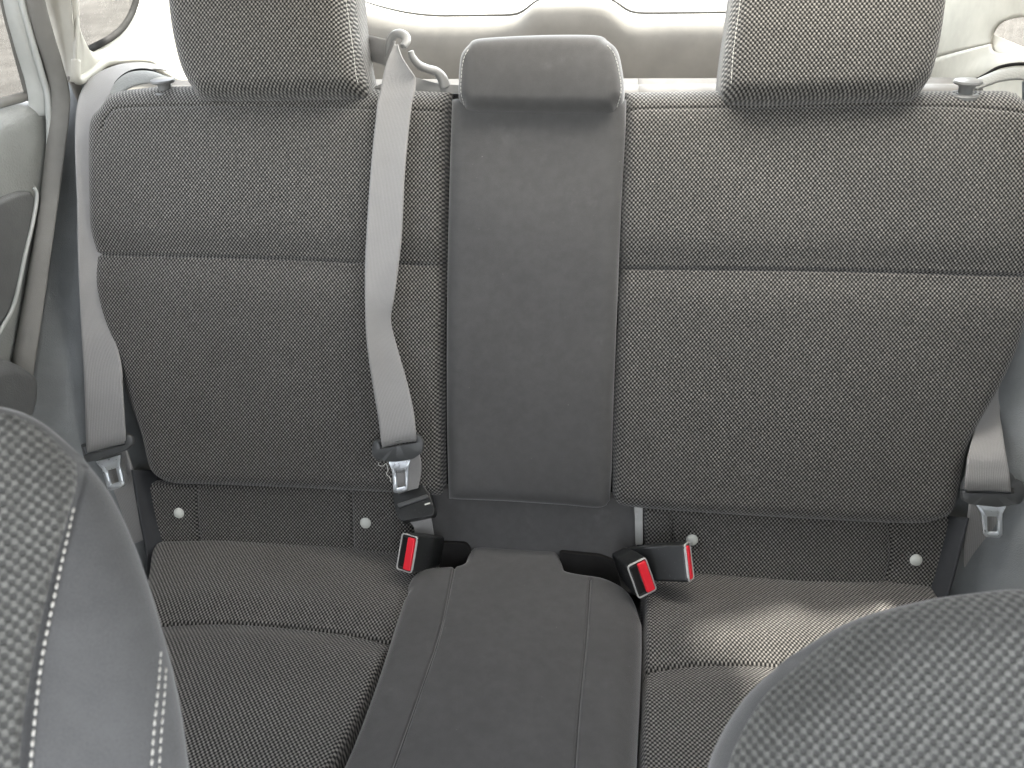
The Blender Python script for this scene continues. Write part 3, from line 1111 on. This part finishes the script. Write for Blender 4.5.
for pl in ([(452, 570), (440, 630), (420, 690), (392, 768), (350, 880)], [(590, 581), (586, 640), (580, 700), (575, 768), (568, 880)]):
    tube('seam_thread', [P_cc.on(p, .0012) + np.array([.0012, 0, 0]) for p in smooth(pl, 40)], .0006, M_SEAM, cc, n=120, seg=6)
for pp in ([(436, 543), (466, 544), (471, 552), (470, 580), (430, 580)], [(559, 552), (600, 556), (616, 562), (622, 592), (562, 590)]):  # black plates stand in for the shade inside the buckle pockets
    prism('recess_shade', round_poly([uv(p, SB, -.016) for p in pp], .006), SB, -.04, -.0165, M_RUBBER_SHADE, bc, .001)

# ------------------------------------------------------------------ seat belts
def grip_and_tongue(belt, fr, outer, slot, blade, hole, neck, z=.0, th=.007):
    o2 = round_poly([uv(p, fr, z) for p in outer], .004)
    i2 = round_poly([uv(p, fr, z) for p in slot], .0015)
    g_ = mesh_obj('latch_grip', *ring_data(o2, i2, fr, z, z + th, 160, .0016), M_GRIP, belt)
    g_.data.set_sharp_from_angle(angle=RAD(50))
    # blade and neck in one outline: neck first corners, then down round the blade
    oo = [neck[0], neck[1], neck[2]] + list(blade[1:]) + [blade[0], neck[3]]
    t_ = mesh_obj('latch_tongue', *ring_data(round_poly([uv(p, fr, z) for p in oo], .0012), round_poly([uv(p, fr, z) for p in hole], .001), fr, z + .002, z + .0046, 160, .0007), M_METAL, belt)
    t_.data.set_sharp_from_angle(angle=RAD(50))
    return g_


# left belt
lb = thing('seat_belt', hit((105, 440), SB, .0), 'grey belt hanging beside the door, left of the bench, with a bright unbuckled tongue', 'seat belt', 'rear seat belts')
ribbon('webbing', [((165, 67), (168, 71), -.14, -.13), ((146, 63), (156, 69), -.125, -.115), ((126, 63.5), (138, 72), -.105, -.09), ((109, 68), (122, 84), -.085, -.07), ((92, 77), (109, 97), -.065, -.055),
                   ((81, 92), (101, 110), -.048, -.042), ((76, 114), (99, 126), -.03, -.034), ((75, 150), (99, 154), -.014, -.028), ((77, 200), (100, 200), -.006, -.022), ((78, 256), (102, 256), .0, -.018),
                   ((81, 323), (110, 318), .004, -.012), ((84, 372), (121, 362), .008, -.002), ((85, 400), (123, 392), .012, .008), ((86, 430), (125, 425), .013, .012), ((86.5, 446), (125.5, 437), .013), ((87.5, 453), (126, 443), .006)], M_BELT, lb, SB)
ribbon('return_webbing', [((92, 456), (126, 446), -.004), ((100, 490), (136, 478), -.012), ((112, 520), (146, 508), -.02), ((124, 548), (154, 536), -.03)], M_BELT, lb, SB, n=40)
grip_and_tongue(lb, SB, [(80, 446), (84, 443), (120, 435), (127, 432), (133, 435), (135.5, 443), (130, 449), (110, 456), (88, 462)],
                [(85.5, 446.5), (125.5, 436.5), (127.5, 444), (88, 454)],
                [(103, 466), (121, 461.5), (126, 484), (122, 487), (113, 489.5), (109, 488)], [(109, 470), (117.5, 467.5), (120.5, 481), (112.5, 483.5)],
                [(97, 461), (123, 454), (121.5, 464), (104, 468.5)], z=.003)

# centre belt
cb = thing('seat_belt', hit((400, 300), SB, .03), 'pale grey belt draped from the hook down the seatback into a black connector', 'seat belt', 'rear seat belts')
ribbon('webbing', [((394.5, 44), (397.5, 44), .000, .004), ((391, 52), (400, 52), .004, .01), ((388, 59), (403, 59), .006, .014), ((384, 72), (411, 71), .008, .014), ((381, 87), (416, 80), .008, .010),
                   ((378, 100), (414, 96), .010, .012), ((376.5, 112), (411, 110), .011), ((371, 167), (405, 172), .012), ((366.5, 233), (402, 233), .014), ((365, 270), (399, 262), .018),
                   ((365, 300), (394.5, 296), .024, .02), ((366, 333), (391, 320), .026, .014), ((369, 360), (396.5, 345), .026, .012), ((373.5, 390), (406, 378), .024, .016),
                   ((378, 416), (413, 408), .026, .024), ((381, 440), (416, 433), .029), ((382, 448), (416.5, 441), .022)], M_BELT, cb, SB, bulge=.002)
ribbon('feed_webbing', [((330, 24), (326, 44), -.10), ((361, 33), (364, 58.5), -.075), ((386, 39), (387, 66), -.04), ((395, 41), (398, 70), -.02)], M_BELT, cb, SB, n=40)
grip_and_tongue(cb, SB, [(373, 446), (373, 455), (379, 460), (396, 461), (414, 458), (423, 452), (424.5, 443), (422, 435.5), (417, 433), (412, 438), (383, 443), (379, 438), (375, 440)],
                [(380, 441), (416, 435), (417.5, 441.5), (382, 447.5)],
                [(392.5, 468), (409, 466), (408, 489), (405, 491), (396, 492.5), (394, 491)], [(396.5, 472.5), (405.7, 471.2), (405.7, 485.5), (398, 487.3)],
                [(389, 461), (411, 459), (408.5, 468), (393, 470)], z=.018)
ribbon('return_webbing', [((386, 453), (418, 447), .010), ((392, 468), (421, 462), .008), ((394, 480), (421, 474), .006), ((398, 494), (418, 488), .006)], M_BELT, cb, SB, n=40)
# black connector box
cf_ = Fr(hit((412, 503), SB, .006), *[cv(*a) for a in ((.97, .24, 0.), (-.22, .90, -.38), (-.1, .36, .93))])


def loc(p, fr, off=0.):
    return uv(p, fr, off)


cn = prism('connector', round_poly([loc(p, cf_) for p in ((393, 494), (418, 485), (421, 481.5), (430, 494), (435.5, 511), (434, 516), (402, 522), (398, 518), (395, 506))], .003), cf_, -.016, .004, M_BLACK, cb, .003)
prism('connector_ridge', round_poly([loc(p, cf_, .005) for p in ((397, 504), (427, 494), (429, 497.5), (399, 508))], .002), cf_, .003, .0065, M_GRIP, cn, .001)
prism('connector_mark', [loc(p, cf_, .005) for p in ((424.6, 503.8), (430, 502.2), (430.2, 503.4), (424.8, 505.2))], cf_, .004, .0046, M_BUTTON, cn, 0)
ribbon('anchor_webbing', [((404, 518), (430, 512), .004), ((413, 526), (432, 522), .012, .006), ((416, 538), (434, 534), .004, -.002), ((420, 556), (437, 552), -.01)], M_BELT, cb, SB, n=40)
# frayed thread by the tongue
tube('loose_thread', [hit(p, SB, .022) for p in ((379, 462), (378.5, 465), (383, 466), (386, 463.5), (388, 470), (386.5, 474), (390, 478), (391, 482))], .0005, M_THREAD, cb, n=60, seg=6)

# right belt
rb = thing('seat_belt', hit((990, 480), SB, .0), 'grey belt emerging behind the narrower seatback beside the right side panel', 'seat belt', 'rear seat belts')
ribbon('webbing', [((1010, 250), (1046, 250), -.08), ((1004, 320), (1034, 320), -.07), ((992, 370), (1010, 380), -.05, -.06), ((980, 405), (1000, 408), -.034, -.045), ((974, 432), (1002.5, 432), -.02, -.02), ((968, 455), (1006, 455), .010, .010), ((966, 472), (1009, 472), .0165, .0165),
                   ((965, 484), (1010.5, 485), .0165, .0165), ((964.5, 491), (1011, 492.5), .006)], M_BELT, rb, SB)
ribbon('return_webbing', [((970, 496), (1012, 497), -.006), ((966, 530), (1012, 530), -.016), ((964, 556), (1014, 552), -.03), ((966, 590), (1020, 586), -.05)], M_BELT, rb, SB, n=40)
grip_and_tongue(rb, SB, [(960, 491), (963, 488.5), (1007, 491), (1009, 479), (1014, 477.5), (1021, 481), (1024, 492), (1019, 502.5), (996, 506), (968, 503), (960.5, 499)],
                [(963, 486), (1011, 486), (1012, 492.6), (964, 491.6)],
                [(979.5, 511), (1001, 511), (1001, 534), (998.5, 536.5), (984.5, 536), (982, 533)], [(985.5, 515.5), (996, 515.5), (996, 531), (986.3, 531)],
                [(974.5, 503.5), (1005, 504.5), (1001, 512.5), (979.5, 512.5)], z=.004)


# ------------------------------------------------------------------ buckles
def buckle(pos, Wd, Td, Ld, size, label, flip=1):
    """pos: centre of the end face; Wd along the button, Td across, Ld out of the face"""
    w, t, l = size
    Ld = np.array(Ld) / np.linalg.norm(Ld)
    Wd = np.array(Wd) - Ld * (np.array(Wd) @ Ld)
    Wd /= np.linalg.norm(Wd)
    Td_ = np.cross(Ld, Wd)
    if Td_ @ np.array(Td) < 0:
        Td_ = -Td_
    fr = Fr(pos, Td_, Wd, Ld)
    o = thing('belt_buckle', pos, label, 'belt buckle', 'belt buckles in the seat crease')
    rect = lambda a, c, e, g_: [(a, c), (e, c), (e, g_), (a, g_)]
    outer = round_poly(rect(-t / 2, -w / 2, t / 2, w / 2), .004)
    # housing tapers to the back
    n = len(outer)
    rings = [(-l, .80), (-l * .5, .95), (-.004, 1.0), (-.0005, .985)]
    V, F = [], []
    for z, k in rings:
        V += [fr.P(p[0] * k, p[1] * k, z) for p in outer]
    for j in range(len(rings) - 1):
        for i in range(n):
            F.append((j * n + i, j * n + (i + 1) % n, (j + 1) * n + (i + 1) % n, (j + 1) * n + i))
    F.append(tuple(range(n))[::-1])
    F.append(tuple(range((len(rings) - 1) * n, len(rings) * n)))
    mesh_obj('housing', V, F, M_BLACK, o)
    inner = round_poly(rect(-t / 2 + .0018, -w / 2 + .0018, t / 2 - .0018, w / 2 - .0018), .003)
    V, F = ring_data(outer * .99, inner, fr, -.002, .0016)
    mesh_obj('bezel', V, F, M_BEZEL, o).data.set_sharp_from_angle(angle=RAD(50))
    a, c = (t * -.02, t / 2 - .003)
    btn = round_poly(rect(a, -w / 2 + .0035, c, w / 2 - .0035), .002)
    prism('release_button', btn, fr, -.004, .0035, M_RED, o, .0012)
    sl = round_poly(rect(-t / 2 + .004, -w / 2 + .006, a - .0015, w / 2 - .006), .001)
    prism('slot', sl, fr, -.002, .0004, M_RUBBER_SHADE, o, 0)
    return o


buckle(at((407, 553), 1.085), cv(-.17, -1, .05), cv(.85, -.1, .5), cv(-.5, .12, .85), (.053, .029, .07),
       'black buckle with red button left of the plain cushion, under the black connector')
buckle(at((642, 578), 1.035), cv(.42, -.86, .2), cv(.9, .38, .1), cv(.28, -.12, .95), (.052, .030, .06),
       'black buckle with red button tilted over the right corner of the plain cushion')
buckle(at((689, 561.5), 1.05), cv(.17, -1, .1), cv(-.4, 0, .9), cv(.88, .12, .45), (.052, .027, .085),
       'black buckle lying sideways on the narrower seat, red button edge facing right')

# ------------------------------------------------------------------ front seats, close to the lens
def nfr(px, t, n, up=(0, 1, 0)):
    N = cv(*n)
    u = cv(*up)
    U = np.cross(u, N)
    U /= np.linalg.norm(U)
    return Fr(at(px, t), U, np.cross(N, U), N)


fl_fr = nfr((60, 620), .30, (.40, .36, .84))
fs = thing('front_seat', at((60, 700), .40), 'front seat shoulder at the left edge, pale double stitching on grey suede', 'front seat', 'front seats close to the lens')
P_fl = Pad(fl_fr, [(-170, 860), (0, 870), (120, 870), (200, 860)], [(200, 860), (194, 800), (189, 758), (180, 698), (163, 628), (139, 552), (112, 492), (80, 448)],
           [(-170, 410), (-60, 398), (0, 402), (40, 416), (80, 448)], [(-170, 860), (-170, 410)],
           T=.03, R=(.03, .035, .02, .03), crown=.004, depth=.06, n=150, m=170, off=0, toff=-.02, bumps=.0006,
           seams=[([(80, 452), (78, 478), (68, 520), (50, 590), (35, 660), (24, 730), (16, 860)], .0022, .0016, .001, .006)])
P_fl.build('suede_bolster', M_SUEDE_FRONT, fs)
def seat_back(parent, x0, x1, top):
    prof = [(-.625, top), (-.80, .0), (-.86, -.34)]
    V = []
    for y, z in prof:
        V += [(x0, y, z), (x1, y, z), (x1, y - .09, z), (x0, y - .09, z)]
    F = [(0, 1, 2, 3)[::-1], (8, 9, 10, 11)]
    for k in (0, 4):
        F += [(k + i, k + (i + 1) % 4, k + 4 + (i + 1) % 4, k + 4 + i) for i in range(4)]
    bevel(mesh_obj('seat_back', V, F, M_SUEDE_FRONT, parent), .03, 4, 50)


seat_back(fs, -.60, -.13, .53)
# the woven insert sits just proud of the suede, left of the seam
INS = Pad(fl_fr, [(-165, 855), (-60, 860), (14, 860)], [(14, 860), (22, 730), (33, 660), (48, 590), (66, 520), (75, 480), (73, 450)],
          [(-165, 416), (-60, 405), (0, 409), (40, 423), (73, 450)], [(-165, 855), (-165, 416)], T=.003, R=(.003,) * 4, depth=.004, n=110, m=150, toff=-.004, bumps=0)
_h = INS.h
INS.h = lambda Q: _h(Q) + P_fl.h(Q) + .003
ins = INS.build('woven_insert', M_WOVEN_FRONT, fs, uvrot=RAD(-8))
stitches('stitching', P_fl, [(74, 508), (56, 590), (42, 660), (34, 730), (28, 800)], M_THREAD, fs, step=.0036, length=.0024, r=.0007)
stitches('stitching', P_fl, [(161, 652), (158, 690), (154, 730), (150, 790)], M_THREAD, fs, step=.0036, length=.0024, r=.0006)
stitches('stitching', P_fl, [(166, 668), (164, 700), (161, 735), (158, 790)], M_THREAD, fs, step=.0036, length=.0024, r=.0006)

fr_fr = nfr((900, 720), .30, (-.30, .55, .78))
fs2 = thing('front_seat', at((900, 760), .40), 'rounded front seat top in the lower right corner, covered in coarse grey weave', 'front seat', 'front seats close to the lens')
P_fr = Pad(fr_fr, [(660, 900), (850, 920), (1150, 920)], [(1150, 920), (1170, 760), (1150, 592)],
           [(786, 648), (850, 613), (920, 593), (980, 584), (1030, 581), (1150, 590)], [(660, 900), (696, 790), (711, 742), (741, 692), (786, 648)],
           T=.04, R=(.03, .04, .045, .05), crown=.008, depth=.08, n=150, m=150, off=0, toff=-.03, bumps=.0006)
P_fr.build('suede_body', M_SUEDE_FRONT, fs2)
INR = Pad(fr_fr, [(690, 890), (850, 910), (1140, 912)], [(1140, 912), (1160, 760), (1142, 598)],
          [(806, 650), (855, 622), (922, 600), (980, 591), (1030, 588), (1142, 598)], [(690, 890), (722, 790), (738, 742), (766, 694), (806, 650)],
          T=.003, R=(.003,) * 4, depth=.004, n=140, m=140, toff=-.022, bumps=0)
_g = INR.h
INR.h = lambda Q: _g(Q) + P_fr.h(Q) + .003
INR.build('woven_insert', M_WOVEN_FRONT, fs2)
seat_back(fs2, .27, .68, .45)
